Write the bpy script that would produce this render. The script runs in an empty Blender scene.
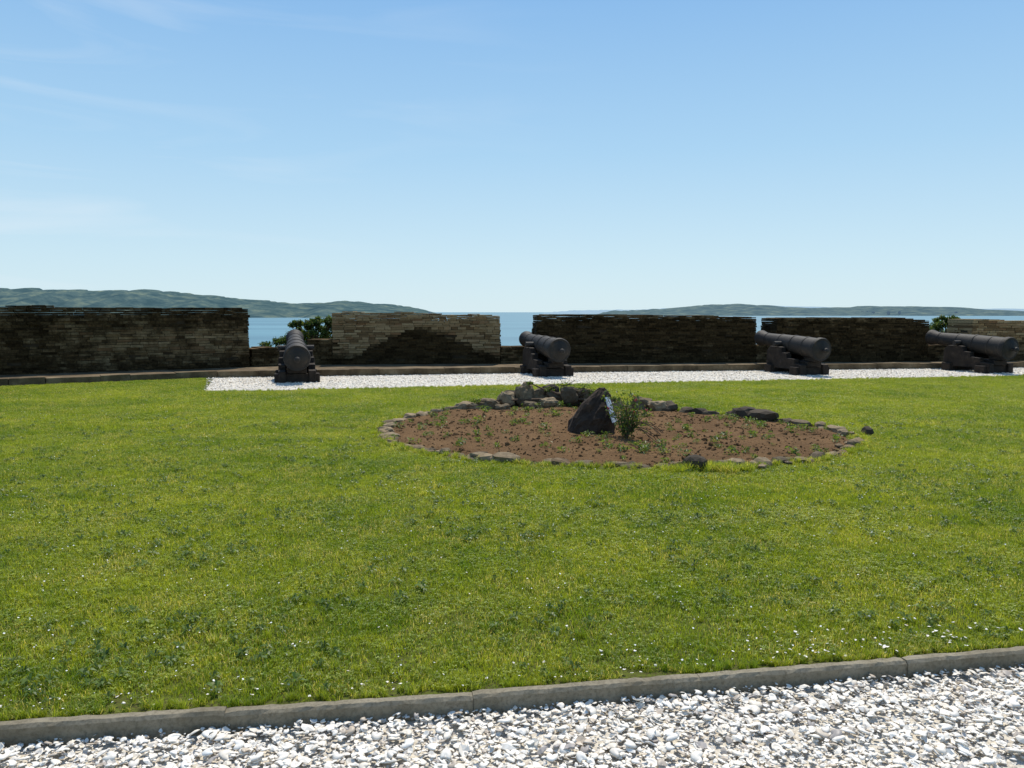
import bpy, bmesh, math, random
import numpy as np
from mathutils import Vector, Matrix, Euler, noise
random.seed(7); np.random.seed(7)
R=random.random
def U(a,b): return random.uniform(a,b)
scene=bpy.context.scene
scene.view_settings.view_transform='Standard'
scene.view_settings.look='None'
scene.view_settings.exposure=0

# ---------------------------------------------------------------- helpers
def new_obj(name, verts, faces, mat=None, attrs=None, smooth=False, parent=None, link=True, edges=None):
    me=bpy.data.meshes.new(name)
    me.from_pydata([tuple(v) for v in verts], edges or [], faces)
    me.update()
    if mat: me.materials.append(mat)
    if attrs:
        for k,vals in attrs.items():
            a=me.attributes.new(k,'FLOAT','POINT')
            a.data.foreach_set('value',np.array(vals,dtype=np.float32))
    if smooth:
        me.polygons.foreach_set('use_smooth',[True]*len(me.polygons))
    ob=bpy.data.objects.new(name,me)
    if link: scene.collection.objects.link(ob)
    if parent: ob.parent=parent
    return ob

class NT:
    def __init__(s,mat):
        s.nt=mat.node_tree; s.nt.nodes.clear()
    def n(s,t,**kw):
        nd=s.nt.nodes.new(t)
        for k,v in kw.items():
            if k in nd.inputs.keys(): nd.inputs[k].default_value=v
            else: setattr(nd,k,v)
        return nd
    def l(s,a,b): s.nt.links.new(a,b)
def mat_new(name):
    m=bpy.data.materials.new(name); m.use_nodes=True
    return m,NT(m)
def c4(c): return (c[0],c[1],c[2],1)
def noise_node(T,coord,scale,detail=5,rough=.6):
    n=T.n('ShaderNodeTexNoise'); n.inputs['Scale'].default_value=scale
    n.inputs['Detail'].default_value=detail; n.inputs['Roughness'].default_value=rough
    T.l(coord,n.inputs['Vector']); return n
def ramp(T,fac,stops):
    r=T.n('ShaderNodeValToRGB'); e=r.color_ramp.elements
    while len(e)<len(stops): e.new(.5)
    for i,(p,c) in enumerate(stops):
        e[i].position=p; e[i].color=c4(c)
    T.l(fac,r.inputs['Fac']); return r
def mixc(T,fac,a,b,blend='MIX'):
    m=T.n('ShaderNodeMix'); m.data_type='RGBA'; m.blend_type=blend
    for s,v in ((m.inputs[0],fac),(m.inputs[6],a),(m.inputs[7],b)):
        if isinstance(v,(int,float)): s.default_value=v
        elif isinstance(v,tuple): s.default_value=c4(v)
        else: T.l(v,s)
    return m.outputs[2]
def maprange(T,v,a,b,c=0,d=1):
    m=T.n('ShaderNodeMapRange'); m.inputs[1].default_value=a; m.inputs[2].default_value=b
    m.inputs[3].default_value=c; m.inputs[4].default_value=d
    T.l(v,m.inputs[0]); return m.outputs[0]
def finish(T,col,rough=.9,bump=None,bstr=.3,bdist=.02,spec=.3):
    p=T.n('ShaderNodeBsdfPrincipled'); o=T.n('ShaderNodeOutputMaterial')
    if isinstance(col,tuple): p.inputs['Base Color'].default_value=c4(col)
    else: T.l(col,p.inputs['Base Color'])
    if isinstance(rough,(int,float)): p.inputs['Roughness'].default_value=rough
    else: T.l(rough,p.inputs['Roughness'])
    p.inputs['Specular IOR Level'].default_value=spec
    if bump is not None:
        b=T.n('ShaderNodeBump'); b.inputs['Strength'].default_value=bstr; b.inputs['Distance'].default_value=bdist
        T.l(bump,b.inputs['Height']); T.l(b.outputs[0],p.inputs['Normal'])
    T.l(p.outputs[0],o.inputs[0]); return p
def pos(T): return T.n('ShaderNodeNewGeometry').outputs['Position']
def attr(T,name):
    a=T.n('ShaderNodeAttribute'); a.attribute_name=name; return a.outputs['Fac']

def simple_noise_mat(name,stops,scale,rough=.9,bscale=None,bstr=.4,bdist=.02,spec=.2,detail=6):
    m,T=mat_new(name); P=pos(T)
    n=noise_node(T,P,scale,detail,.65)
    r=ramp(T,n.outputs[0],stops)
    b=noise_node(T,P,bscale or scale*4,6,.7)
    finish(T,r.outputs[0],rough,b.outputs[0],bstr,bdist,spec)
    return m

# ---------------------------------------------------------------- materials
m_ground=simple_noise_mat('earth_mat',[(.3,(.07,.08,.03)),(.7,(.12,.11,.05))],.8)
# lawn base
m,T=mat_new('lawn_soil_mat'); P=pos(T)
n1=noise_node(T,P,.9,6,.7); n2=noise_node(T,P,60,4,.7)
r=ramp(T,n1.outputs[0],[(.3,(.08,.11,.012)),(.7,(.12,.14,.02))])
c=mixc(T,maprange(T,n2.outputs[0],.42,.62),r.outputs[0],(.06,.05,.02))
finish(T,c,.95,n2.outputs[0],.5,.01,.1); m_lawn=m
# grass blade
def blade_mat(name,a,b,dry,grass=False):
    m,T=mat_new(name); P=pos(T)
    n1=noise_node(T,P,.55,5,.65); n2=noise_node(T,P,6,6,.75)
    s=T.n('ShaderNodeMath'); s.operation='MULTIPLY_ADD'
    T.l(n2.outputs[0],s.inputs[0]); s.inputs[1].default_value=1.1
    T.l(n1.outputs[0],s.inputs[2])
    f=maprange(T,s.outputs[0],.86,1.24)
    col=mixc(T,f,a,b)
    drymask=attr(T,'rnd')
    if grass:
        n3=noise_node(T,P,1.7,6,.75)
        q=T.n('ShaderNodeMath'); q.operation='MULTIPLY_ADD'; T.l(n3.outputs[0],q.inputs[0]); q.inputs[1].default_value=1.3; q.inputs[2].default_value=-.65
        q2=T.n('ShaderNodeMath'); q2.operation='ADD'; T.l(q.outputs[0],q2.inputs[0]); T.l(drymask,q2.inputs[1]); drymask=q2.outputs[0]
    col=mixc(T,maprange(T,drymask,.84,1.0),col,dry)
    v=maprange(T,attr(T,'rnd'),0,.86,.55,1.3)
    hs=T.n('ShaderNodeHueSaturation'); T.l(v,hs.inputs['Value']); T.l(col,hs.inputs['Color'])
    col=hs.outputs[0]
    d=T.n('ShaderNodeBsdfPrincipled'); T.l(col,d.inputs['Base Color']); d.inputs['Roughness'].default_value=.5
    d.inputs['Specular IOR Level'].default_value=.35
    t=T.n('ShaderNodeBsdfTranslucent')
    ct=mixc(T,1.0,col,(1.45,1.35,.6),'MULTIPLY'); T.l(ct,t.inputs[0])
    mx=T.n('ShaderNodeMixShader'); mx.inputs[0].default_value=.45
    T.l(d.outputs[0],mx.inputs[1]); T.l(t.outputs[0],mx.inputs[2])
    o=T.n('ShaderNodeOutputMaterial'); T.l(mx.outputs[0],o.inputs[0]); return m
m_blade=blade_mat('grass_blade_mat',(.155,.245,.020),(.37,.42,.045),(.56,.48,.20),True)
m_leafd=blade_mat('shrub_leaf_mat',(.045,.09,.018),(.09,.14,.03),(.16,.15,.05))
m_leafw=blade_mat('weed_leaf_mat',(.09,.15,.03),(.16,.22,.05),(.25,.22,.1))
# shells
m,T=mat_new('shell_mat')
oi=T.n('ShaderNodeObjectInfo')
r=ramp(T,oi.outputs['Random'],[(0,(.82,.75,.65)),(.4,(.87,.83,.75)),(.68,(.74,.66,.54)),(.84,(.88,.85,.78)),(.93,(.50,.41,.31)),(1,(.30,.28,.27))])
tc=T.n('ShaderNodeTexCoord'); n=noise_node(T,tc.outputs['Object'],5,4,.6)
c=mixc(T,maprange(T,n.outputs[0],.44,.74,0,.5),r.outputs[0],(.58,.48,.36))
finish(T,c,.5,n.outputs[0],.2,.002,.3); m_shell=m
m_shellbed=simple_noise_mat('shell_bed_mat',[(.3,(.36,.32,.26)),(.5,(.60,.55,.46)),(.7,(.78,.73,.64))],45,.9,90,.6,.01)
# concrete kerb
m,T=mat_new('kerb_concrete_mat'); P=pos(T)
n1=noise_node(T,P,3,6,.7); n2=noise_node(T,P,60,5,.7)
r=ramp(T,n1.outputs[0],[(.3,(.16,.135,.09)),(.55,(.26,.225,.16)),(.75,(.35,.31,.24))])
c=mixc(T,maprange(T,n2.outputs[0],.45,.75,0,.75),r.outputs[0],(.08,.065,.04))
finish(T,c,.9,n2.outputs[0],.6,.006,.2); m_kerb=m
# soil
m,T=mat_new('bed_soil_mat'); P=pos(T)
n1=noise_node(T,P,1.3,5,.6); n2=noise_node(T,P,22,6,.75)
r=ramp(T,n1.outputs[0],[(.3,(.125,.072,.034)),(.7,(.21,.125,.060))])
c=mixc(T,maprange(T,n2.outputs[0],.40,.68,0,.75),r.outputs[0],(.08,.045,.022))
finish(T,c,.95,n2.outputs[0],.9,.03,.05); m_soil=m
# stones
m,T=mat_new('stone_mat'); P=pos(T)
n2=noise_node(T,P,14,6,.7)
base=ramp(T,attr(T,'rnd'),[(0,(.05,.040,.030)),(.35,(.20,.15,.09)),(.7,(.32,.24,.145)),(1,(.15,.095,.05))])
c=mixc(T,maprange(T,n2.outputs[0],.42,.7,0,.75),base.outputs[0],(.06,.043,.026))
finish(T,c,.9,n2.outputs[0],.7,.02,.15); m_stone=m
m_darkrock=simple_noise_mat('dark_rock_mat',[(.3,(.022,.015,.011)),(.6,(.065,.042,.028)),(.8,(.15,.10,.07))],6,.9,20,.8,.03,.2)
# wall bricks
m,T=mat_new('old_wall_mat'); P=pos(T)
n1=noise_node(T,P,2.2,7,.75); n2=noise_node(T,P,18,5,.7)
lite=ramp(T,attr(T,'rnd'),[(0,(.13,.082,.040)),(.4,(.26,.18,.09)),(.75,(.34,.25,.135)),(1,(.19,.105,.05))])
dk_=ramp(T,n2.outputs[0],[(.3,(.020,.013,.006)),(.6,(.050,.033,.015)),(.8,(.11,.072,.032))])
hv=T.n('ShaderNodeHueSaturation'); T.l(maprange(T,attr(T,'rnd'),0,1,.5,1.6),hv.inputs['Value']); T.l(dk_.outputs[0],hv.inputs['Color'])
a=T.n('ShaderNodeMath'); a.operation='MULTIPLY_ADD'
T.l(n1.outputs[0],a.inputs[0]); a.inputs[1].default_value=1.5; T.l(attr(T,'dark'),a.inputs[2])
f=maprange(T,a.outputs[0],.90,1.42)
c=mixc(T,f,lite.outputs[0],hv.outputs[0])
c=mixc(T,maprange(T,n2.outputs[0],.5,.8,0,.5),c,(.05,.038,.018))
finish(T,c,.95,n2.outputs[0],.8,.03,.05); m_wall=m
m_mortar=simple_noise_mat('mortar_mat',[(.3,(.02,.014,.008)),(.7,(.06,.042,.022))],5)
m_plinth=simple_noise_mat('plinth_stone_mat',[(.3,(.05,.034,.018)),(.5,(.13,.092,.05)),(.7,(.24,.18,.105))],2.2,.9,15,.6,.03)
# cannon iron
m,T=mat_new('cannon_iron_mat'); tc=T.n('ShaderNodeTexCoord')
n1=noise_node(T,tc.outputs['Object'],4,7,.75); n2=noise_node(T,tc.outputs['Object'],35,5,.7)
r=ramp(T,n1.outputs[0],[(.3,(.014,.012,.011)),(.55,(.028,.023,.019)),(.75,(.075,.052,.034))])
finish(T,r.outputs[0],.68,n2.outputs[0],.7,.012,.3); m_iron=m
m_carr=simple_noise_mat('carriage_wood_mat',[(.3,(.015,.011,.009)),(.6,(.036,.027,.020)),(.8,(.085,.064,.048))],7,.85,30,.7,.015,.2)
m_plaque=simple_noise_mat('plaque_mat',[(.3,(.52,.55,.60)),(.7,(.72,.74,.78))],8,.45)
m_twig=simple_noise_mat('twig_mat',[(.3,(.06,.04,.025)),(.7,(.13,.09,.06))],12)
m_flw=simple_noise_mat('daisy_mat',[(.3,(.8,.8,.76)),(.7,(.85,.85,.8))],5)
m_red=simple_noise_mat('rose_bloom_mat',[(.3,(.4,.05,.06)),(.7,(.55,.12,.12))],5)

# ---------------------------------------------------------------- plan of the site (metres)
kx=[-40,-12,-6,-1.96,0,2.4,6,12,20,45]; ky=[0.2,1.8,2.42,2.92,3.2,3.61,4.3,5.55,7.3,13]
def kerb_y(x): return float(np.interp(x,kx,ky))
pfx=[-26,-20,-13.5,-7.2,2.34,14.7,30]; pfy=[8.0,11.7,15.6,19.4,21.2,22.9,25.0]
def plinth_y(x): return float(np.interp(x,pfx,pfy))
sfx=[-6.17,1.96,12.9,30]; sfy=[15.98,17.78,20.0,23.5]
def strip_y(x): return float(np.interp(x,sfx,sfy))
def strip_left(y): return -6.17-(y-15.98)*.37
def in_strip(x,y):
    return x>strip_left(y) and y>strip_y(x) and y<plinth_y(x)
bed=[(.49,13.8),(-.54,13.3),(-1.44,12.4),(-1.78,11.4),(-1.69,10.4),(-1.33,9.41),(-.457,8.57),(.504,8.25),(1.82,8.05),(3.09,8.42),(3.85,9.05),(4.42,10.1),(4.25,11.1),(3.45,12.03),(2.26,13.0),(1.4,13.65)]
def smooth_poly(p,it=2):
    for _ in range(it):
        q=[]
        for i in range(len(p)):
            a=p[i];b=p[(i+1)%len(p)]
            q+= [(a[0]*.75+b[0]*.25,a[1]*.75+b[1]*.25),(a[0]*.25+b[0]*.75,a[1]*.25+b[1]*.75)]
        p=q
    return p
bedS=smooth_poly(bed)
def pip(x,y,p):
    ins=False; j=len(p)-1
    for i in range(len(p)):
        if (p[i][1]>y)!=(p[j][1]>y) and x<(p[j][0]-p[i][0])*(y-p[i][1])/(p[j][1]-p[i][1])+p[i][0]: ins=not ins
        j=i
    return ins
def on_lawn(x,y):
    if y<kerb_y(x)+.075 or y>plinth_y(x)-.02: return False
    if in_strip(x,y): return False
    if -2<x<5 and 7.8<y<14 and pip(x,y,bedS): return False
    return True

# ---------------------------------------------------------------- ground, lawn
xs=[-3000,-1500,-700,-300,-150,-80,-50,-30,-15,0,15,30,50,80,150,300,700,1500,3000]
ys=[-3000,-1000,-300,-100,-40,-15,0,5,10,15,20,25,28,31,35,42,52,70,100]
vs=[];fs=[]
for y in ys:
    for x in xs:
        z=-.12
        if y>28: z=-.12-(y-28)*.55-noise.noise(Vector((x*.03,y*.1,0)))*2*min(1,(y-28)/10)
        vs.append((x,y,z))
W=len(xs)
for j in range(len(ys)-1):
    for i in range(W-1): fs.append((j*W+i,j*W+i+1,(j+1)*W+i+1,(j+1)*W+i))
new_obj('ground',vs,fs,m_ground,smooth=True)
vs=[];fs=[]; N=100
for i in range(N+1):
    x=-40+85*i/N; y0=kerb_y(x)+.06
    for j in range(3): vs.append((x,y0+(27-y0)*j/2,0))
for i in range(N):
    for j in range(2): a=i*3+j; fs.append((a,a+3,a+4,a+1))
new_obj('lawn',vs,fs,m_lawn)
# shell path (near)
vs=[];fs=[]
for i in range(N+1):
    x=-40+85*i/N; vs+=[(x,-12,-.068),(x,kerb_y(x)+.03,-.068)]
for i in range(N): a=i*2; fs.append((a,a+2,a+3,a+1))
new_obj('shell_path',vs,fs,m_shellbed)
# shell strip by the wall
top=[];bot=[]
xx=np.linspace(-6.17,30,40)
for x in xx: bot.append((x,strip_y(x)+U(-.03,.03),.006))
xx2=np.linspace(-7.25,30,40)
for x in xx2: top.append((x,plinth_y(x)+.05,.006))
vs=bot+top; fs=[]
for i in range(39): fs.append((i,i+1,41+i,40+i))
new_obj('shell_walkway',vs,fs,m_shellbed)

# kerb
vs=[];fs=[]
def box_pts(p0,p1,w,z0,z1,ch=.008,jit=.0):
    d=Vector((p1[0]-p0[0],p1[1]-p0[1],0)); L=d.length; d/=L; nrm=Vector((-d.y,d.x,0))
    prof=[(0,z0),(0,(z0+z1)/2),(0,z1-ch),(ch,z1),(w-ch,z1),(w,z1-ch),(w,z0)]
    b=len(vs); n=28
    for k in range(n+1):
        t=k/n
        for (o,z) in prof:
            e=.004 if k in(0,n) and z>z0 else 0
            q=Vector((p0[0],p0[1],0))+d*L*t+nrm*(o+U(-jit,jit)*(.6)+(e*.6 if o<.02 else 0))
            vs.append((q.x,q.y,z-e+(U(-jit,jit) if z>z0 else 0)))
    m=len(prof)
    for k in range(n):
        for j in range(m-1):
            a=b+k*m+j; fs.append((a,a+m,a+m+1,a+1))
    fs.append(tuple(b+j for j in range(m))); e=b+n*m
    fs.append(tuple(e+j for j in range(m))[::-1])
starts=[-8.98+.98*i for i in range(26)]
for i in range(len(starts)-1):
    a=starts[i]+.0008; b=starts[i+1]-.0008
    o=U(-.003,.003); z=.020+U(-.003,.003)
    box_pts((a,kerb_y(a)+o),(b,kerb_y(b)+o+U(-.002,.002)),.06,-.14,z,.012,.0026)
new_obj('concrete_kerb',vs,fs,m_kerb,smooth=False)

# ---------------------------------------------------------------- scatter
def coll_of(name,objs):
    c=bpy.data.collections.new(name)
    for o in objs: c.objects.link(o)
    return c
def scatter(name,pts,scales,coll,tilt=.0,mode='z'):
    me=bpy.data.meshes.new(name); me.from_pydata(pts,[],[])
    a=me.attributes.new('sc','FLOAT','POINT'); a.data.foreach_set('value',np.array(scales,dtype=np.float32))
    ob=bpy.data.objects.new(name,me); scene.collection.objects.link(ob)
    ng=bpy.data.node_groups.new(name+'_nodes','GeometryNodeTree')
    ng.interface.new_socket('Geometry',in_out='INPUT',socket_type='NodeSocketGeometry')
    ng.interface.new_socket('Geometry',in_out='OUTPUT',socket_type='NodeSocketGeometry')
    gi=ng.nodes.new('NodeGroupInput'); go=ng.nodes.new('NodeGroupOutput')
    ip=ng.nodes.new('GeometryNodeInstanceOnPoints')
    ci=ng.nodes.new('GeometryNodeCollectionInfo'); ci.inputs['Collection'].default_value=coll
    ci.inputs['Separate Children'].default_value=True; ci.inputs['Reset Children'].default_value=True
    rv=ng.nodes.new('FunctionNodeRandomValue'); rv.data_type='FLOAT_VECTOR'
    rv.inputs[0].default_value=(-tilt,-tilt,0); rv.inputs[1].default_value=(tilt,tilt,6.283)
    na=ng.nodes.new('GeometryNodeInputNamedAttribute'); na.data_type='FLOAT'; na.inputs['Name'].default_value='sc'
    ng.links.new(gi.outputs[0],ip.inputs['Points']); ng.links.new(ci.outputs[0],ip.inputs['Instance'])
    ip.inputs['Pick Instance'].default_value=True
    ng.links.new(rv.outputs[0],ip.inputs['Rotation']); ng.links.new(na.outputs[0],ip.inputs['Scale'])
    ng.links.new(ip.outputs[0],go.inputs[0])
    md=ob.modifiers.new('scatter','NODES'); md.node_group=ng
    return ob

def grass_tile(name,n,rad,hmin,hmax,w,clover=0):
    vs=[];fs=[];rn=[]
    for i in range(n):
        r=rad*math.sqrt(R()); a=U(0,6.283); x=r*math.cos(a); y=r*math.sin(a)
        h=U(hmin,hmax); th=U(0,6.283); dx,dy=math.cos(th)*w*.5,math.sin(th)*w*.5
        la=U(0,6.283); ln=h*U(.1,.95); lx,ly=math.cos(la)*ln,math.sin(la)*ln
        hz=math.sqrt(max(.1*h*h,h*h-ln*ln*.7))
        b=len(vs); k=R()
        vs+=[(x-dx,y-dy,-.004),(x+dx,y+dy,-.004),(x+lx*.35+dx*.8,y+ly*.35+dy*.8,hz*.6),(x+lx*.35-dx*.8,y+ly*.35-dy*.8,hz*.6),(x+lx,y+ly,hz)]
        fs+=[(b,b+1,b+2,b+3),(b+3,b+2,b+4)]; rn+=[k]*5
    for i in range(clover):
        r=rad*math.sqrt(R()); a=U(0,6.283); x=r*math.cos(a); y=r*math.sin(a); z=U(.012,.03)
        s=U(.005,.009); k=U(0,.8); t0=U(0,6.28)
        for q in range(3):
            t=t0+q*2.094; b=len(vs)
            cx,cy=math.cos(t),math.sin(t); px,py=-cy,cx
            vs+=[(x,y,z),(x+cx*s+px*s*.6,y+cy*s+py*s*.6,z+U(0,.004)),(x+cx*s*1.6,y+cy*s*1.6,z+U(-.002,.004)),(x+cx*s-px*s*.6,y+cy*s-py*s*.6,z+U(0,.004))]
            fs+=[(b,b+1,b+2,b+3)]; rn+=[k]*4
    return new_obj(name,vs,fs,m_blade,{'rnd':rn},link=False)
tiles=[grass_tile('grass_tile',900,.24,.014,.044,.0036,[0,60,0,120,30,240,60,0][i%8]) for i in range(8)]
gc=coll_of('grass_tiles',tiles)
small=[grass_tile('grass_small_tile',150,.075,.016,.042,.0036,[0,10,25][i%3]) for i in range(6)]
gcs=coll_of('grass_small_tiles',small)
pts=[];sc=[];pts2=[];sc2=[]
def addpts(x0,x1,y0,y1,step,s0,s1):
    nx=int((x1-x0)/step); ny=int((y1-y0)/step)
    for ix in range(nx):
      for iy in range(ny):
        x=x0+(ix+.5+(.5 if iy%2 else 0)+U(-.45,.45))*step; y=y0+(iy+.5+U(-.45,.45))*step
        if abs(x)>y*.72+3: continue
        m=.22
        g=noise.noise(Vector((x*.9,y*.9,3)))+.6*noise.noise(Vector((x*4,y*4,8)))
        s=U(s0,s1)*(1+.16*g)
        ok=on_lawn(x,y)
        if ok and on_lawn(x+m,y) and on_lawn(x-m,y) and on_lawn(x,y+m) and on_lawn(x,y-m):
            pts.append((x,y,U(-.003,.002))); sc.append(s)
        elif ok or on_lawn(x,y+m) or on_lawn(x,y-m):
            for _ in range(11):
                xa=x+U(-m,m);ya=y+U(-m,m)
                if on_lawn(xa,ya-.05) and on_lawn(xa,ya+.05):
                    pts2.append((xa,ya,0)); sc2.append(s*U(.7,1))
addpts(-7,8,2.0,6,.21,.85,1.1)
addpts(-11,13,6,11,.24,.9,1.2)
addpts(-16,22,11,23,.28,1.0,1.35)
scatter('lawn_grass',pts,sc,gc)
scatter('lawn_grass',pts2,sc2,gcs)
# longer tufts along edges and odd coarse tufts in the lawn
tufts=[grass_tile('grass_tuft',70,.03,.04,.085,.004,0) for i in range(4)]
tc_=coll_of('grass_tufts',tufts); pts=[];sc=[]
for _ in range(380):
    x=U(-5,8); y=kerb_y(x)+.085+abs(random.gauss(0,.03)); pts.append((x,y,0)); sc.append(U(.35,.7))
for _ in range(2600):
    y=U(3,14); x=U(-1,1)*(y*.72+1)
    if on_lawn(x,y) and on_lawn(x,y-.1) and noise.noise(Vector((x*1.5,y*1.5,20)))+.5*noise.noise(Vector((x*5,y*5,2)))>.05: pts.append((x,y,0)); sc.append(U(.45,.85))
for i in range(len(bedS)):
    a=bedS[i];b=bedS[(i+1)%len(bedS)]
    for _ in range(8):
        t=R(); x=a[0]+(b[0]-a[0])*t; y=a[1]+(b[1]-a[1])*t
        cx,cy=1.4,10.9; k=U(1.015,1.06)
        pts.append((cx+(x-cx)*k,cy+(y-cy)*k,0)); sc.append(U(.5,1.2))
for _ in range(70):
    pts.append((random.gauss(2.0,.28),7.92+random.gauss(0,.08),0)); sc.append(U(.8,1.7))
for _ in range(260):
    x=U(-6.3,22); pts.append((x,strip_y(x)-abs(random.gauss(0,.05)),0)); sc.append(U(.5,.9))
scatter('grass_tuft_edge',pts,sc,tc_)
# daisies
def daisy():
    vs=[(0,0,.0)];fs=[];n=10
    for i in range(n):
        a=i*6.283/n; r=.0065*(1 if i%2 else .75); vs.append((r*math.cos(a),r*math.sin(a),.0015*U(-1,1)))
    for i in range(n): fs.append((0,1+i,1+(i+1)%n))
    return new_obj('daisy_bloom',vs,fs,m_flw,link=False)
dc=coll_of('daisy_blooms',[daisy(),daisy()]); pts=[];sc=[]
while len(pts)<6500:
    x=U(-12,14);y=3+14*R()**1.2
    if not on_lawn(x,y): continue
    if noise.noise(Vector((x*.7,y*.7,9)))+.5*noise.noise(Vector((x*3,y*3,9)))+U(-.35,.35)<.0: continue
    pts.append((x,y,U(.030,.046))); sc.append(U(.3,.95))
scatter('daisy_patch',pts,sc,dc,.5)

# shells
def shell(name,asp,h,flip,frag):
    vs=[];fs=[]
    if frag:
        n=random.randint(5,7); vs.append((0,0,h*.25*flip))
        for i in range(n):
            a=i*6.283/n+U(-.3,.3); r=.5*U(.55,1); vs.append((r*math.cos(a),r*math.sin(a)*asp,U(-.08,.08)*flip))
        for i in range(n): fs.append((0,1+i,1+(i+1)%n))
    else:
        nr,na=4,13
        for i in range(nr+1):
            for j in range(na):
                t=i/nr; a=-math.pi*.62+math.pi*1.24*j/(na-1)
                rr=t*(1+.03*(j%2))*(.8+.2*math.cos(a))
                x=rr*math.cos(a)-.4; y=rr*math.sin(a)*asp*.75
                z=h*math.sin(min(1,t*1.0)*math.pi*.75+.35)*(1-.5*(abs(j-(na-1)/2)/(na/2))**2)*flip
                vs.append((x*.55,y*.55,z*.55))
        for i in range(nr):
            for j in range(na-1):
                a=i*na+j; fs.append((a,a+1,a+na+1,a+na))
    ob=new_obj(name,vs,fs,m_shell,link=False,smooth=not frag)
    md=ob.modifiers.new('s','SOLIDIFY'); md.thickness=.06 if frag else .04
    return ob
sh=[shell('shell',U(.7,1.2),U(.2,.42),1 if i%3 else -1,False) for i in range(8)]+[shell('shell_fragment',U(.5,1),.4,1 if i%2 else -1,True) for i in range(6)]
shc=coll_of('shells',sh); pts=[];sc=[]
while len(pts)<38000:
    x=U(-4.2,5.2); y=U(1.9,4.3)
    if y>kerb_y(x)-.004: continue
    if y<2.4 and R()<.6: continue
    d=kerb_y(x)-y
    pile=max(0,.02*(1-d/.18))
    s=random.lognormvariate(math.log(.025),.48); s=min(s,.07)
    if d<s*.45: s=.016
    pts.append((x,y,-.064+U(0,.018)+pile*R()+s*.12)); sc.append(s)
for _ in range(200):
    x=U(-4,6); y=kerb_y(x)+.09+abs(random.gauss(0,.12)); pts.append((x,y,.022)); sc.append(U(.008,.022))
for _ in range(70):
    x=random.gauss(2.0,.5); y=kerb_y(x)+.1+abs(random.gauss(0,.22)); pts.append((x,y,.03)); sc.append(U(.012,.026))
for _ in range(90):
    x=U(-4,5); y=kerb_y(x)+U(.1,2.2); pts.append((x,y,.028)); sc.append(U(.008,.02))
scatter('shell_gravel',pts,sc,shc,.45)
pts=[];sc=[]
while len(pts)<26000:
    x=U(-7.3,20); y=U(15.9,24)
    if not in_strip(x,y+U(-.05,.05)): continue
    pts.append((x,y,.010+U(0,.01))); sc.append(U(.025,.055))
scatter('shell_gravel',pts,sc,shc,.4)

# ---------------------------------------------------------------- rocks helper
def rock(vs,fs,rn,c,s,seed,k,sub=2,amp=.28,rz=0,flat=False):
    bm=bmesh.new(); bmesh.ops.create_icosphere(bm,subdivisions=sub,radius=1)
    b=len(vs); M=Matrix.Rotation(rz,3,'Z')
    for v in bm.verts:
        p=v.co.copy(); nn=noise.noise(p*1.1+Vector((seed*7.3,seed*1.7,seed)))+.45*noise.noise(p*2.7+Vector((seed,seed*3,0)))
        p*=1+amp*nn*2
        p=Vector((math.copysign(abs(p.x)**.8,p.x),math.copysign(abs(p.y)**.8,p.y),math.copysign(abs(p.z)**.8,p.z)))
        p=M@Vector((p.x*s[0],p.y*s[1],p.z*s[2]))
        vs.append((c[0]+p.x,c[1]+p.y,c[2]+p.z)); rn.append(k)
    for f in bm.faces: fs.append(tuple(b+v.index for v in f.verts))
    bm.free()
# soil bed
vs=[];fs=[]; cx,cy=1.35,10.9; n=len(bedS); rings=30
def bedz(t,x,y): return .015+.05*(1-t**3)+.03*noise.noise(Vector((x*2,y*2,1)))+.02*noise.noise(Vector((x*7,y*7,5)))
for i in range(rings+1):
    t=i/rings
    for (px,py) in bedS:
        x=cx+(px-cx)*t; y=cy+(py-cy)*t
        vs.append((x,y,bedz(t,x,y) if t<1 else -.01))
for i in range(rings):
    for j in range(n):
        a=i*n+j; b=i*n+(j+1)%n; fs.append((a,b,b+n,a+n))
new_obj('flower_bed_soil',vs,fs,m_soil,smooth=True)
def bed_height(x,y):
    d=math.hypot(x-cx,y-cy)
    a=math.atan2(y-cy,x-cx)
    rb=min(bedS,key=lambda p:abs((math.atan2(p[1]-cy,p[0]-cx)-a+math.pi)%(2*math.pi)-math.pi))
    return bedz(min(1,d/math.hypot(rb[0]-cx,rb[1]-cy)),x,y)
# border stones
vs=[];fs=[];rn=[]
per=[]; tot=0
for i in range(n):
    a=bedS[i];b=bedS[(i+1)%n]; L=math.hypot(b[0]-a[0],b[1]-a[1]); per.append((tot,a,b,L)); tot+=L
s=0; i=0
while s<tot:
    w=U(.11,.34)
    for (t0,a,b,L) in per:
        if t0<=s+w/2<t0+L:
            t=(s+w/2-t0)/L; x=a[0]+(b[0]-a[0])*t; y=a[1]+(b[1]-a[1])*t
            ang=math.atan2(b[1]-a[1],b[0]-a[0]); break
    if R()<.95:
        hh=U(.028,.065); k=U(.15,1)
        if x>2.2 and y>11.2: hh*=1.35; k=U(0,.2)
        rock(vs,fs,rn,(x+U(-.06,.06),y+U(-.06,.06),hh*.4),(w*.5,U(.06,.12),hh),i,k,2,.27,ang+U(-.5,.5))
        if R()<.4: rock(vs,fs,rn,(x+U(-.1,.1),y+U(-.15,.15),.02),(U(.04,.08),.05,.035),i+300,k,1,.27,U(0,3))
    s+=w*U(.85,1.15); i+=1
for (x,y,w,h,k) in [(1.86,8.0,.13,.095,.02),(4.62,10.3,.09,.075,.02),(-.05,8.45,.16,.06,.4),(-.35,8.62,.15,.055,.1),(3.7,11.7,.22,.11,.05),(3.5,11.95,.19,.12,.02),(2.5,12.75,.17,.11,.1)]:
    rock(vs,fs,rn,(x,y,h*.6),(w,w*.8,h),i,k,2,.25,U(0,3)); i+=1
new_obj('stone_border',vs,fs,m_stone,{'rnd':rn},smooth=False)
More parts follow.
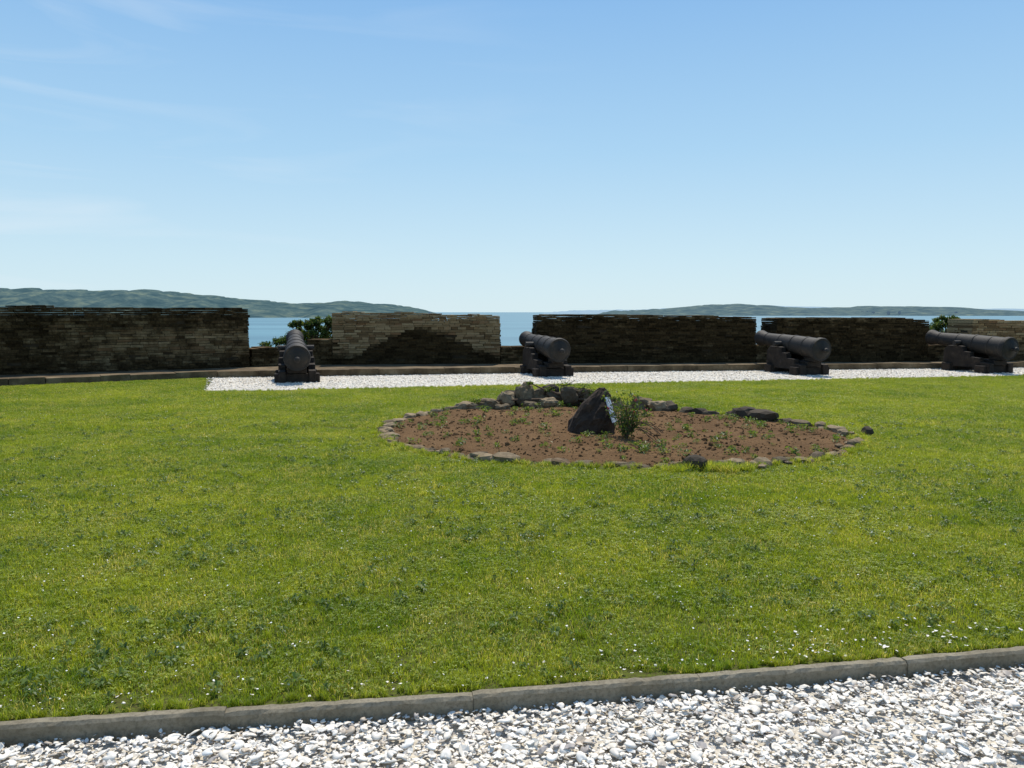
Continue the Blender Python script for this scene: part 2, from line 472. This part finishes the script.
# rock pile at back
vs=[];fs=[];rn=[]
for (x,y,z,w,d,h) in [(.22,13.4,.17,.14,.13,.24),(.0,13.5,.09,.2,.15,.16),(.5,13.55,.12,.22,.17,.19),(.78,13.4,.13,.2,.16,.15),(1.02,13.5,.14,.26,.15,.16),(.6,13.1,.08,.16,.13,.11),(-.4,13.2,.07,.2,.13,.10),(-.75,13.0,.06,.17,.12,.09),(1.45,13.3,.1,.17,.14,.13),(.95,13.2,.22,.15,.12,.14),(2.1,12.9,.1,.16,.12,.13),(2.35,12.7,.08,.15,.11,.10),(-.15,12.9,.05,.13,.1,.07),(1.3,13.0,.09,.13,.1,.1),(.3,13.0,.06,.12,.1,.08),(1.7,13.1,.08,.14,.1,.1),(.65,13.5,.26,.13,.1,.12),(-.1,13.3,.16,.13,.1,.13),(1.25,13.4,.2,.12,.1,.12)]:
    rock(vs,fs,rn,(x,y,z),(w,d,h),i,U(0,1)**1.1*.8,3,.33,U(-.5,.5)); i+=1
new_obj('rock_pile',vs,fs,m_stone,{'rnd':rn})
# memorial rock
par=bpy.data.objects.new('memorial_rock',None); scene.collection.objects.link(par); par.location=(1.02,10.35,.03)
prof=[(-.04,.31,.30),(.05,.295,.29),(.13,.275,.27),(.21,.25,.25),(.29,.225,.22),(.37,.19,.19),(.44,.155,.155),(.50,.115,.12),(.55,.08,.08),(.585,.035,.04)]
vs=[];fs=[];na=30
for j,(z,rx,ry) in enumerate(prof):
    for k in range(na):
        a=k*6.283/na; q=Vector((math.cos(a)*1.3,math.sin(a)*1.3,z*3.2)); f=1+.30*noise.noise(q+Vector((3,1,8)))+.2*abs(noise.noise(q*2.2))+.12*noise.noise(q*5)
        vs.append((rx*f*math.cos(a)*1.02+z*.26,ry*f*math.sin(a),z+.03*noise.noise(q*2)))
for j in range(len(prof)-1):
    for k in range(na):
        a=j*na+k;b=j*na+(k+1)%na; fs.append((a,b,b+na,a+na))
fs.append(tuple((len(prof)-1)*na+k for k in range(na)))
ro=new_obj('rock_body',vs,fs,m_darkrock,parent=par)
vs=[(-.05,-.010,-.17),(.05,-.010,-.17),(.05,.010,-.17),(-.05,.010,-.17),(-.04,-.010,.17),(.04,-.010,.17),(.04,.010,.17),(-.04,.010,.17)]
fs=[(0,1,5,4),(1,2,6,5),(2,3,7,6),(3,0,4,7),(4,5,6,7),(3,2,1,0)]
pl=new_obj('plaque',vs,fs,m_plaque,parent=par); pl.location=(.24,-.245,.33); pl.rotation_euler=(math.radians(-24),math.radians(4),math.radians(50))

# clods
clods=[]
for q in range(4):
    v=[];f=[];r_=[]; rock(v,f,r_,(0,0,0),(1,.8,.6),q+40,0,1,.3); clods.append(new_obj('clod',v,f,m_soil,link=False))
clc=coll_of('clods',clods); pts=[];sc=[]
while len(pts)<3600:
    x=U(-1.8,4.5);y=U(8,13.8)
    if pip(x,y,bedS): pts.append((x,y,bed_height(x,y)+.002)); sc.append(random.lognormvariate(math.log(.011),.5))
scatter('soil_clods',pts,sc,clc,1.0)

# ---------------------------------------------------------------- leaves / plants
def leaf(vs,fs,rn,p,s,k,up=0.3):
    n=Vector((U(-1,1),U(-1,1),U(-1,1)+up)).normalized(); t=n.orthogonal().normalized()
    t.rotate(Matrix.Rotation(U(0,6.28),3,n)); b=n.cross(t)
    i=len(vs)
    for (u,v,w) in ((-1,0,0),(-.2,.42,.12),(1,0,-.1),(-.2,-.42,.12)):
        q=p+t*u*s+b*v*s+n*w*s; vs.append(tuple(q)); rn.append(k)
    fs.append((i,i+1,i+2,i+3))
def tube(vs,fs,p0,p1,r0,r1,n=5):
    d=(p1-p0).normalized(); a=d.orthogonal().normalized(); b=d.cross(a); i=len(vs)
    for (p,r) in ((p0,r0),(p1,r1)):
        for k in range(n):
            t=k*6.283/n; vs.append(tuple(p+a*math.cos(t)*r+b*math.sin(t)*r))
    for k in range(n): fs.append((i+k,i+(k+1)%n,i+n+(k+1)%n,i+n+k))
def shrub(name,base,clumps,nleaf,ls,mat):
    par=bpy.data.objects.new(name,None); scene.collection.objects.link(par)
    vs=[];fs=[];tv=[];tf=[];rn=[]
    base=Vector(base)
    for (c,r) in clumps:
        c=Vector(c)
        mid=(base+c)/2+Vector((U(-.08,.08),U(-.08,.08),0)); tube(tv,tf,base,mid,.03,.02); tube(tv,tf,mid,c,.02,.008)
        for _ in range(6):
            e=c+Vector((U(-1,1)*r[0],U(-1,1)*r[1],U(-.6,1)*r[2])); tube(tv,tf,c,e,.008,.003,4)
        for _ in range(nleaf):
            while True:
                q=Vector((U(-1,1),U(-1,1),U(-1,1)))
                if q.length<1: break
            q=q*(.55+.45*R())*U(.8,1.25)
            p=c+Vector((q.x*r[0],q.y*r[1],q.z*r[2]))
            leaf(vs,fs,rn,p,ls*U(.6,1.3),R())
    new_obj('foliage',vs,fs,mat,{'rnd':rn},parent=par); new_obj('branches',tv,tf,m_twig,parent=par)
    return par
def clumpset(c,R3,n,r0,r1):
    o=[]
    while len(o)<n:
        q=Vector((U(-1,1),U(-1,1),U(-1,1)))
        if q.length>1: continue
        r=U(r0,r1)
        o.append(((c[0]+q.x*R3[0],c[1]+q.y*R3[1],c[2]+q.z*R3[2]),(r*1.1,r,r*.85)))
    return o
# shrubs beyond the wall (stand on the slope behind)
shrub('coastal_shrub',(-6.2,24.6,-.15),clumpset((-6.15,24.5,.75),(.85,.45,.62),60,.13,.22)+clumpset((-5.75,24.5,1.25),(.45,.3,.25),18,.09,.16)+clumpset((-6.5,24.5,1.15),(.25,.25,.22),8,.07,.13),150,.042,m_leafd)
shrub('coastal_shrub',(-7.3,24.6,-.15),clumpset((-7.3,24.6,.45),(.55,.3,.35),22,.10,.18),130,.04,m_leafd)
shrub('coastal_shrub',(14.3,26.4,-.15),clumpset((14.2,26.4,.75),(.8,.4,.6),40,.14,.24)+clumpset((14.3,26.4,1.3),(.5,.3,.14),14,.08,.15),150,.042,m_leafd)
# rose bush
par=bpy.data.objects.new('rose_bush',None); scene.collection.objects.link(par)
vs=[];fs=[];rn=[];tv=[];tf=[]; bv=[];bf=[]
base=Vector((1.40,9.7,.04))
for _ in range(22):
    a=U(0,6.283); h=U(.25,.56); sp=U(.05,.3); p=base.copy(); d=Vector((math.cos(a)*sp,math.sin(a)*sp,h)); prev=p
    for k in range(1,5):
        q=base+d*(k/4)+Vector((U(-.03,.03),U(-.03,.03),0)); tube(tv,tf,prev,q,.008-.001*k,.007-.001*k,4)
        if k>1 or R()<.5:
            for _ in range(12): leaf(vs,fs,rn,q+Vector((U(-.07,.07),U(-.07,.07),U(-.07,.06))),U(.016,.03),R())
        prev=q
    if R()<.25:
        for _ in range(12): leaf(bv,bf,[],prev+Vector((U(-.015,.015),U(-.015,.015),U(-.01,.02))),.015,0)
for _ in range(8):
    p=base+Vector((0,0,.08)); up=U(.03,.09)
    for k in range(6):
        q=p+Vector((U(.04,.09),U(-.05,.03),up-.03*k+U(-.01,.02))); tube(tv,tf,p,q,.006,.005,4); p=q
new_obj('foliage',vs,fs,m_leafd,{'rnd':rn},parent=par); new_obj('stems',tv,tf,m_twig,parent=par); new_obj('blooms',bv,bf,m_red,parent=par)
par=shrub('ground_plant',(.95,13.3,.15),[((.9,13.3,.38),(.2,.1,.1)),((1.2,13.35,.33),(.2,.1,.09)),((1.35,13.3,.26),(.12,.1,.07)),((.62,13.35,.30),(.1,.1,.07)),((.3,13.3,.42),(.07,.08,.03)),((-.6,13.1,.14),(.12,.08,.05)),((1.7,13.0,.18),(.1,.08,.06))],110,.022,m_leafw)
# weeds
weeds=[]
for q in range(5):
    v=[];f=[];r_=[]
    for _ in range(34):
        a=U(0,6.283); rr=U(.01,.08); leaf(v,f,r_,Vector((rr*math.cos(a),rr*math.sin(a),U(.005,.07))),U(.012,.03),R(),.8)
    weeds.append(new_obj('weed',v,f,m_leafw,{'rnd':r_},link=False))
wc=coll_of('weeds',weeds); pts=[];sc=[]
while len(pts)<200:
    x=U(-1.6,4.4);y=U(8.2,13.5)
    if pip(x,y,bedS) and R()<.6+.8*noise.noise(Vector((x,y,0))): pts.append((x,y,bed_height(x,y))); sc.append(U(.35,1.2))
scatter('bed_seedlings',pts,sc,wc,.1)
# flat broad-leaved weeds in the turf
rose=[]
for q in range(5):
    v=[];f=[];r_=[]
    for _ in range(12):
        a=U(0,6.283); l=U(.02,.055); b=len(v); w_=l*.16; cx_,cy_=math.cos(a),math.sin(a); z1=U(.012,.03)
        v+=[(0,0,.01),(cx_*l*.55-cy_*w_,cy_*l*.55+cx_*w_,z1+.01),(cx_*l,cy_*l,z1),(cx_*l*.55+cy_*w_,cy_*l*.55-cx_*w_,z1+.01)]
        f.append((b,b+1,b+2,b+3)); r_+=[U(.2,.9)]*4
    rose.append(new_obj('rosette',v,f,m_leafw,{'rnd':r_},link=False))
rc=coll_of('rosettes',rose); pts=[];sc=[]
while len(pts)<1800:
    y=3+9*R(); x=U(-1,1)*(y*.7+.5)
    if on_lawn(x,y) and on_lawn(x,y-.06) and noise.noise(Vector((x*1.2,y*1.2,33)))+U(-.2,.2)>.0: pts.append((x,y,.010)); sc.append(U(.5,1.1))
scatter('lawn_rosette_weeds',pts,sc,rc,.1)

# ---------------------------------------------------------------- walls
def add_box(vs,fs,O,u,n,a0,a1,b0,b1,z0,z1,j=0):
    i=len(vs)
    for z in (z0,z1):
        for (a,b) in ((a0,b0),(a1,b0),(a1,b1),(a0,b1)):
            p=O+u*(a+U(-j,j))+n*(b+U(-j,j)); vs.append((p.x,p.y,z+U(-j,j)))
    fs+=[(i,i+1,i+5,i+4),(i+1,i+2,i+6,i+5),(i+2,i+3,i+7,i+6),(i+3,i,i+4,i+7),(i+4,i+5,i+6,i+7),(i+3,i+2,i+1,i)]
def merlon(name,p0,p1,T,z0,zt0,zt1,darkf,erode=.07,lens=(.14,.38)):
    par=bpy.data.objects.new(name,None); scene.collection.objects.link(par)
    O=Vector((p0[0],p0[1],0)); u=Vector((p1[0]-p0[0],p1[1]-p0[1],0)); L=u.length; u/=L; n=Vector((-u.y,u.x,0))
    seed=R()*50
    vs=[];fs=[];rn=[];dk=[]
    def topz(a): return zt0+(zt1-zt0)*a/L+erode*(noise.noise(Vector((a*.8,seed,0)))+.6*noise.noise(Vector((a*3,seed,4))))-(.05*max(0,1-a/.25)+.05*max(0,1-(L-a)/.25))
    zmin=min(zt0,zt1)-.17
    z=z0
    while z<max(zt0,zt1)+erode:
        h=U(.05,.08)
        full=z>zmin-.07
        def lay(side):
            LL=L if side<2 else T
            a=0
            while a<LL:
                l=U(*lens); e=min(LL,a+l)
                if LL-e<.08: e=LL
                am=(a+e)/2
                tz=topz(am if side<2 else (0 if side==2 else L))
                if z+.012<tz:
                    g=.005; off=U(-.018,.014)+.03*noise.noise(Vector((am*1.2,z*2.5,seed)))
                    if R()<.03: off+=.03
                    zz1=min(z+h-.007,tz+.008)
                    if side==0: add_box(vs,fs,O,u,n,a+g,e-g,off,(T-.02+U(-.02,.02)) if full else .22,z+U(0,.003),zz1,.006)
                    elif side==1:
                        if not full: add_box(vs,fs,O,u,n,a+g,e-g,T-.22,T+off,z,zz1,.006)
                    elif side==2:
                        if not full: add_box(vs,fs,O,u,n,-.012+off,.2,a+g,e-g,z,zz1,.006)
                    else:
                        if not full: add_box(vs,fs,O,u,n,L-.2,L+.012+off,a+g,e-g,z,zz1,.006)
                    k=(len(vs)-len(rn))
                    if k:
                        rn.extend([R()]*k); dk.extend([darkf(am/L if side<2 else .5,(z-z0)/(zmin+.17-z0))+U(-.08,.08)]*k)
                a=e
        for s_ in range(4): lay(s_)
        z+=h
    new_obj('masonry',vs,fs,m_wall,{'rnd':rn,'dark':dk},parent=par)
    vs=[];fs=[]
    add_box(vs,fs,O,u,n,.025,L-.025,.03,T-.03,z0-.3,zmin-.03)
    new_obj('core',vs,fs,m_mortar,parent=par)
def wy(x): return 22.7+.085*x
Tk=1.2
def sst(a,b,x):
    t=max(0,min(1,(x-a)/(b-a))); return t*t*(3-2*t)
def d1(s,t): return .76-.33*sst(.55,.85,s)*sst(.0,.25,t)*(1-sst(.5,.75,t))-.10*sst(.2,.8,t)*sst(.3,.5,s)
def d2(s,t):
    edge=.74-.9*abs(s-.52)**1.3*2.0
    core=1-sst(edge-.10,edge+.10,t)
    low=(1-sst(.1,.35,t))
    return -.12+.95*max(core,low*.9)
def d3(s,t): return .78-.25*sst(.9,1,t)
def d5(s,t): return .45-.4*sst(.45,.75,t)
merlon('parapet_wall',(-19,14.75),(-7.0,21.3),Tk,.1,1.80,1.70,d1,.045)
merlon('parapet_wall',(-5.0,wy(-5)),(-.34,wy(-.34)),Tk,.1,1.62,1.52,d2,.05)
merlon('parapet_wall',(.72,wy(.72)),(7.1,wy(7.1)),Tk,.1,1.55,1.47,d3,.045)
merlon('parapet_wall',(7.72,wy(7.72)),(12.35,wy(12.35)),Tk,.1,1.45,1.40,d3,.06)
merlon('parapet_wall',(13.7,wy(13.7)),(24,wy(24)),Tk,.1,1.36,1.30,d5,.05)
def sill(p0,p1,zt): merlon('embrasure_sill',p0,p1,1.0,.1,zt,zt,lambda s,t:.6,.05)
sill((-6.98,21.45),(-5.72,22.25),.62); sill((-5.7,22.3),(-5.02,22.35),.85)
sill((-.32,wy(0)+.05),(.70,wy(.7)+.05),.62); sill((7.12,wy(7)+.05),(7.70,wy(7.7)+.05),.62); sill((12.37,wy(12.5)+.05),(13.68,wy(13.6)+.05),.62)
vs=[];fs=[];vf=[];ff=[]
x=-22.0
while x<26:
    l=U(.5,1.0); x2=x+l
    p0=Vector((x+.005,plinth_y(x),0)); p1=Vector((x2-.005,plinth_y(x2),0)); u=(p1-p0); L=u.length; u/=L; nn=Vector((-u.y,u.x,0))
    add_box(vs,fs,p0,u,nn,0,L,U(-.02,.02),.32,-.05,.165+U(-.012,.012),.008)
    x=x2
new_obj('stone_step',vs,fs,m_plinth)
def wall_front(x):
    return float(np.interp(x,[-26,-19,-7.0,-5.0,24,30],[10.9,14.75,21.3,22.28,24.74,25.25]))
xx=np.linspace(-24,28,120)
for x in xx:
    for t in np.linspace(0,1,8):
        y0=plinth_y(x)+.3; y1=wall_front(x)+.6
        vf.append((x,y0+(y1-y0)*t,.135+.02*noise.noise(Vector((x*2,t*3,0)))))
for i in range(119):
    for j in range(7): a=i*8+j; ff.append((a,a+8,a+9,a+1))
new_obj('wall_footing_terrace',vf,ff,m_plinth,smooth=True)

# ---------------------------------------------------------------- cannons
def lathe(name,prof,mat,parent,n=40,cap=True):
    vs=[];fs=[]
    for (y,r) in prof:
        for k in range(n):
            a=k*6.28318/n; vs.append((r*math.cos(a),y,r*math.sin(a)))
    for j in range(len(prof)-1):
        for k in range(n): a=j*n+k;b=j*n+(k+1)%n; fs.append((a,a+n,b+n,b))
    fs.append(tuple(range(n))); fs.append(tuple((len(prof)-1)*n+k for k in range(n))[::-1])
    ob=new_obj(name,vs,fs,mat,parent=parent)
    ob.data.polygons.foreach_set('use_smooth',[True]*len(ob.data.polygons))
    bm=bmesh.new(); bm.from_mesh(ob.data)
    bmesh.ops.recalc_face_normals(bm,faces=bm.faces)
    for e in bm.edges:
        if len(e.link_faces)==2 and e.calc_face_angle(0)>.5: e.smooth=False
    bm.to_mesh(ob.data); bm.free()
    return ob
def cannon(loc,rotz,elev=4.5,dz=0):
    par=bpy.data.objects.new('cannon',None); scene.collection.objects.link(par)
    prof=[(-1.27,.015),(-1.265,.04),(-1.24,.062),(-1.20,.066),(-1.17,.05),(-1.14,.04),(-1.11,.045),(-1.09,.12),(-1.06,.20),(-1.04,.235),(-1.04,.285),(-1.01,.298),(-.93,.298),(-.91,.285),(-.90,.27),(-.55,.262),(-.545,.272),(-.50,.272),(-.495,.255),(-.05,.243),(-.045,.254),(0,.254),(.005,.236),(.5,.212),(.505,.220),(.54,.220),(.545,.205),(1.15,.170),(1.155,.18),(1.19,.18),(1.2,.167),(1.32,.174),(1.42,.20),(1.48,.216),(1.53,.213),(1.56,.19),(1.56,.095),(1.3,.09)]
    b=lathe('barrel',prof,m_iron,par); b.location=(0,0,.73+dz); b.rotation_euler=(math.radians(elev),0,0)
    vs=[];fs=[]; tube(vs,fs,Vector((-.42,.33,.745+dz)),Vector((.42,.33,.745+dz)),.07,.07,16)
    fs.append(tuple(range(16))); fs.append(tuple(range(16,32))[::-1]); new_obj('trunnions',vs,fs,m_iron,parent=par)
    side=[(-.80,.0),(-.80,.25),(-.52,.27),(-.50,.38),(-.20,.40),(-.17,.52),(.06,.53),(.09,.66),(.22,.68),(.27,.67),(.33,.655),(.39,.67),(.56,.68),(.70,.56),(.72,.0),(.40,.0),(.34,.12),(-.30,.12),(-.36,.0)]
    for sgn,nm in ((-1,'cheek_left'),(1,'cheek_right')):
        vs=[];fs=[];N=len(side)
        for xo in (.22,.38):
            for (y,z) in side: vs.append((sgn*(xo+(.03 if y<0 else 0)),y,z+U(-.006,.006)*(z>0)))
        fs.append(tuple(range(N))); fs.append(tuple(range(N,2*N))[::-1])
        for k in range(N): fs.append((k,(k+1)%N,N+(k+1)%N,N+k))
        ob=new_obj(nm,vs,fs,m_carr,parent=par)
        bm=bmesh.new(); bm.from_mesh(ob.data); bmesh.ops.recalc_face_normals(bm,faces=bm.faces); bm.to_mesh(ob.data); bm.free()
        md=ob.modifiers.new('bev','BEVEL'); md.width=.015; md.segments=2
    X=Vector((1,0,0));Y=Vector((0,1,0));Z0=Vector((0,0,0))
    for nm,(x0,x1,y0,y1,z0,z1) in {'rear_block':(-.50,.50,-.73,-.43,-.02,.19),'front_block':(-.48,.48,.38,.66,-.02,.20),'bed_plank':(-.215,.215,-.78,-.1,.20,.33),'transom':(-.215,.215,.42,.58,.21,.50),'quoin_wedge':(-.12,.12,-.95,-.5,.335,.44+dz)}.items():
        vs=[];fs=[]; add_box(vs,fs,Z0,X,Y,x0,x1,y0,y1,z0,z1,.008)
        ob=new_obj(nm,vs,fs,m_carr,parent=par); md=ob.modifiers.new('bev','BEVEL'); md.width=.018; md.segments=2
    par.location=loc; par.rotation_euler=(0,0,rotz)
rz=math.radians(17.5)
cannon((-5.06,18.75,.02),math.radians(16),8.5,-.02); cannon((.85,20.45,.02),rz); cannon((7.42,20.95,.02),rz,5); cannon((12.5,21.55,.02),rz,5)

# ---------------------------------------------------------------- sea and hills
m,T=mat_new('sea_mat'); P=pos(T)
mp=T.n('ShaderNodeMapping'); mp.inputs['Scale'].default_value=(.0008,.006,1); T.l(P,mp.inputs[0])
n1=noise_node(T,mp.outputs[0],1,6,.6)
r=ramp(T,n1.outputs[0],[(.35,(.055,.15,.20)),(.6,(.09,.22,.27)),(.75,(.17,.32,.37))])
n2=noise_node(T,P,.4,4,.6)
finish(T,r.outputs[0],.45,n2.outputs[0],.25,1.0,.25); m_sea=m
vs=[];fs=[]
e=[-60000,-8000,-2000,-500,0,500,2000,8000,60000]; f=[60,200,600,2000,6000,20000,90000]
for y in f:
    for x in e: vs.append((x,y,-24))
for j in range(len(f)-1):
    for i in range(8): a=j*9+i; fs.append((a,a+1,a+10,a+9))
new_obj('sea',vs,fs,m_sea)
def hill_mat(name,a,b,c):  # aerial haze is painted into the bluish base colours; there is no volume
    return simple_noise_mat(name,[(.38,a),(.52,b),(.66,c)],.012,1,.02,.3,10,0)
def hills(name,prof,D,depth,mat,amp=.1,nx=320):
    px=[p[0] for p in prof]; pz=[p[1] for p in prof]
    vs=[];fs=[]; ny=16
    for i in range(nx+1):
        x=px[0]+(px[-1]-px[0])*i/nx; H=np.interp(x,px,pz)+24
        H*=1+amp*noise.noise(Vector((x/ (D*.02),D*.01,0)))+amp*.7*noise.noise(Vector((x/(D*.006),D,0)))
        H+=D*.0014*noise.noise(Vector((x/(D*.002),D,3)))*(1 if H>5 else 0)
        for j in range(ny+1):
            t=j/ny; g=math.sin(min(1,t*1.25)*math.pi/2) if t<.8 else math.cos((t-.8)/.2*math.pi/2)
            y=D-depth+1.25*depth*t+depth*.2*noise.noise(Vector((x/(D*.03),0,5)))
            h=H*g*(1+.35*(1-g)*noise.noise(Vector((x/(D*.02),y/(D*.03),1))))
            vs.append((x,y,-25+max(0,h)+(0 if 0<j<ny else -3)))
    for i in range(nx):
        for j in range(ny): a=i*(ny+1)+j; fs.append((a,a+ny+1,a+ny+2,a+1))
    new_obj(name,vs,fs,mat,smooth=True)
def X(px,D): return (px-512)/800*D
def Zz(py,D): return 1.6+(312-py)/800*D
D=4500
hills('headland_hills',[(X(-500,D),70),(X(-250,D),Zz(286,D)),(X(-80,D),Zz(289,D)),(X(0,D),Zz(289,D)),(X(90,D),Zz(291,D)),(X(160,D),Zz(290,D)),(X(215,D),Zz(296,D)),(X(260,D),Zz(300,D)),(X(300,D),Zz(304,D)),(X(350,D),Zz(301,D)),(X(390,D),Zz(304,D)),(X(425,D),Zz(309,D)),(X(445,D),-24)],D,900,hill_mat('headland_haze_mat',(.045,.085,.095),(.075,.12,.12),(.14,.18,.145)))
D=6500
hills('headland_hills',[(X(590,D),-24),(X(610,D),Zz(311,D)),(X(660,D),Zz(309,D)),(X(700,D),Zz(305,D)),(X(740,D),Zz(304,D)),(X(775,D),Zz(307,D)),(X(810,D),Zz(308,D)),(X(870,D),Zz(306,D)),(X(930,D),Zz(307,D)),(X(1000,D),Zz(312,D)),(X(1100,D),Zz(312,D)),(X(1300,D),40),(X(1600,D),60)],D,1100,hill_mat('far_headland_haze_mat',(.065,.105,.12),(.095,.14,.145),(.15,.19,.165)))
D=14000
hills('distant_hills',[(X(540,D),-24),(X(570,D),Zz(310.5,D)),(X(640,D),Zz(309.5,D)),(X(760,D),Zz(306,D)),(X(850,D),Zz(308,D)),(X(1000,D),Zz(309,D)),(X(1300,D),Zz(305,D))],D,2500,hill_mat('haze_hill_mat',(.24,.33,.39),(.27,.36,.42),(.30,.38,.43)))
vs=[];fs=[]
for _ in range(70):
    xx_=U(X(860,5400),X(980,5400)) if R()<.6 else U(X(300,3700),X(430,3700))
    d_=5650 if xx_>0 else 3800
    add_box(vs,fs,Vector((xx_,d_+U(-60,200),0)),Vector((1,0,0)),Vector((0,1,0)),0,U(8,18),0,12,-30,U(-8,8) )
m_house=simple_noise_mat('house_mat',[(.3,(.3,.31,.32)),(.7,(.5,.48,.46))],.01)
new_obj('distant_houses',vs,fs,m_house)

# ---------------------------------------------------------------- light
el=math.radians(57); az=math.radians(12)
sd=Vector((math.sin(az)*math.cos(el),math.cos(az)*math.cos(el),math.sin(el)))
li=bpy.data.lights.new('sun','SUN'); li.energy=5.0; li.angle=math.radians(.5); li.color=(1,.94,.83)
lo=bpy.data.objects.new('sun',li); scene.collection.objects.link(lo); lo.rotation_euler=(-sd).to_track_quat('-Z','Y').to_euler()
w=bpy.data.worlds.new('World'); scene.world=w; w.use_nodes=True; nt=w.node_tree; nt.nodes.clear()
sky=nt.nodes.new('ShaderNodeTexSky'); sky.sky_type='NISHITA'; sky.sun_disc=False; sky.sun_elevation=el; sky.sun_rotation=az
sky.altitude=50; sky.air_density=1.0; sky.dust_density=.6; sky.ozone_density=1.5
tc=nt.nodes.new('ShaderNodeTexCoord')
sx=nt.nodes.new('ShaderNodeSeparateXYZ'); nt.links.new(tc.outputs['Generated'],sx.inputs[0])
cr=nt.nodes.new('ShaderNodeValToRGB'); el_=cr.color_ramp.elements
stops=[(0,(.68,.86,.93)),(.06,(.60,.81,.93)),(.19,(.41,.67,.91)),(.38,(.23,.48,.84)),(1,(.08,.20,.50))]
while len(el_)<len(stops): el_.new(.5)
for i,(p_,c_) in enumerate(stops): el_[i].position=p_; el_[i].color=c4(c_)
nt.links.new(sx.outputs[2],cr.inputs[0])
sc_=nt.nodes.new('ShaderNodeVectorMath'); sc_.operation='SCALE'; sc_.inputs['Scale'].default_value=10; nt.links.new(cr.outputs[0],sc_.inputs[0])
m0=nt.nodes.new('ShaderNodeMix'); m0.data_type='RGBA'; m0.inputs[0].default_value=.90
nt.links.new(sky.outputs[0],m0.inputs[6]); nt.links.new(sc_.outputs[0],m0.inputs[7])
mp=nt.nodes.new('ShaderNodeMapping'); mp.inputs['Scale'].default_value=(1.2,1.5,9); mp.inputs['Rotation'].default_value=(0,-.12,0); mp.inputs['Location'].default_value=(3.1,0,.4)
nt.links.new(tc.outputs['Generated'],mp.inputs[0])
no=nt.nodes.new('ShaderNodeTexNoise'); no.inputs['Scale'].default_value=2.2; no.inputs['Detail'].default_value=9; no.inputs['Distortion'].default_value=.8
nt.links.new(mp.outputs[0],no.inputs['Vector'])
mr=nt.nodes.new('ShaderNodeMapRange'); mr.inputs[1].default_value=.50; mr.inputs[2].default_value=.8; mr.inputs[4].default_value=.45
nt.links.new(no.outputs[0],mr.inputs[0])
mw=nt.nodes.new('ShaderNodeMapRange'); mw.inputs[1].default_value=.1; mw.inputs[2].default_value=-.5; nt.links.new(sx.outputs[0],mw.inputs[0])
mm=nt.nodes.new('ShaderNodeMath'); mm.operation='MULTIPLY'; nt.links.new(mr.outputs[0],mm.inputs[0]); nt.links.new(mw.outputs[0],mm.inputs[1])
mx=nt.nodes.new('ShaderNodeMix'); mx.data_type='RGBA'; mx.inputs[7].default_value=(8,8.8,9.5,1)
nt.links.new(mm.outputs[0],mx.inputs[0]); nt.links.new(m0.outputs[2],mx.inputs[6])
bg=nt.nodes.new('ShaderNodeBackground'); bg.inputs[1].default_value=.10
nt.links.new(mx.outputs[2],bg.inputs[0]); ow=nt.nodes.new('ShaderNodeOutputWorld'); nt.links.new(bg.outputs[0],ow.inputs[0])

# ---------------------------------------------------------------- camera
cd=bpy.data.cameras.new('camera'); cd.sensor_width=36; cd.lens=28.125; cd.clip_end=200000; cd.clip_start=.05
co=bpy.data.objects.new('camera',cd); scene.collection.objects.link(co); co.location=(0,0,1.6)
co.rotation_euler=(math.radians(90-5.14),0,0); scene.camera=co
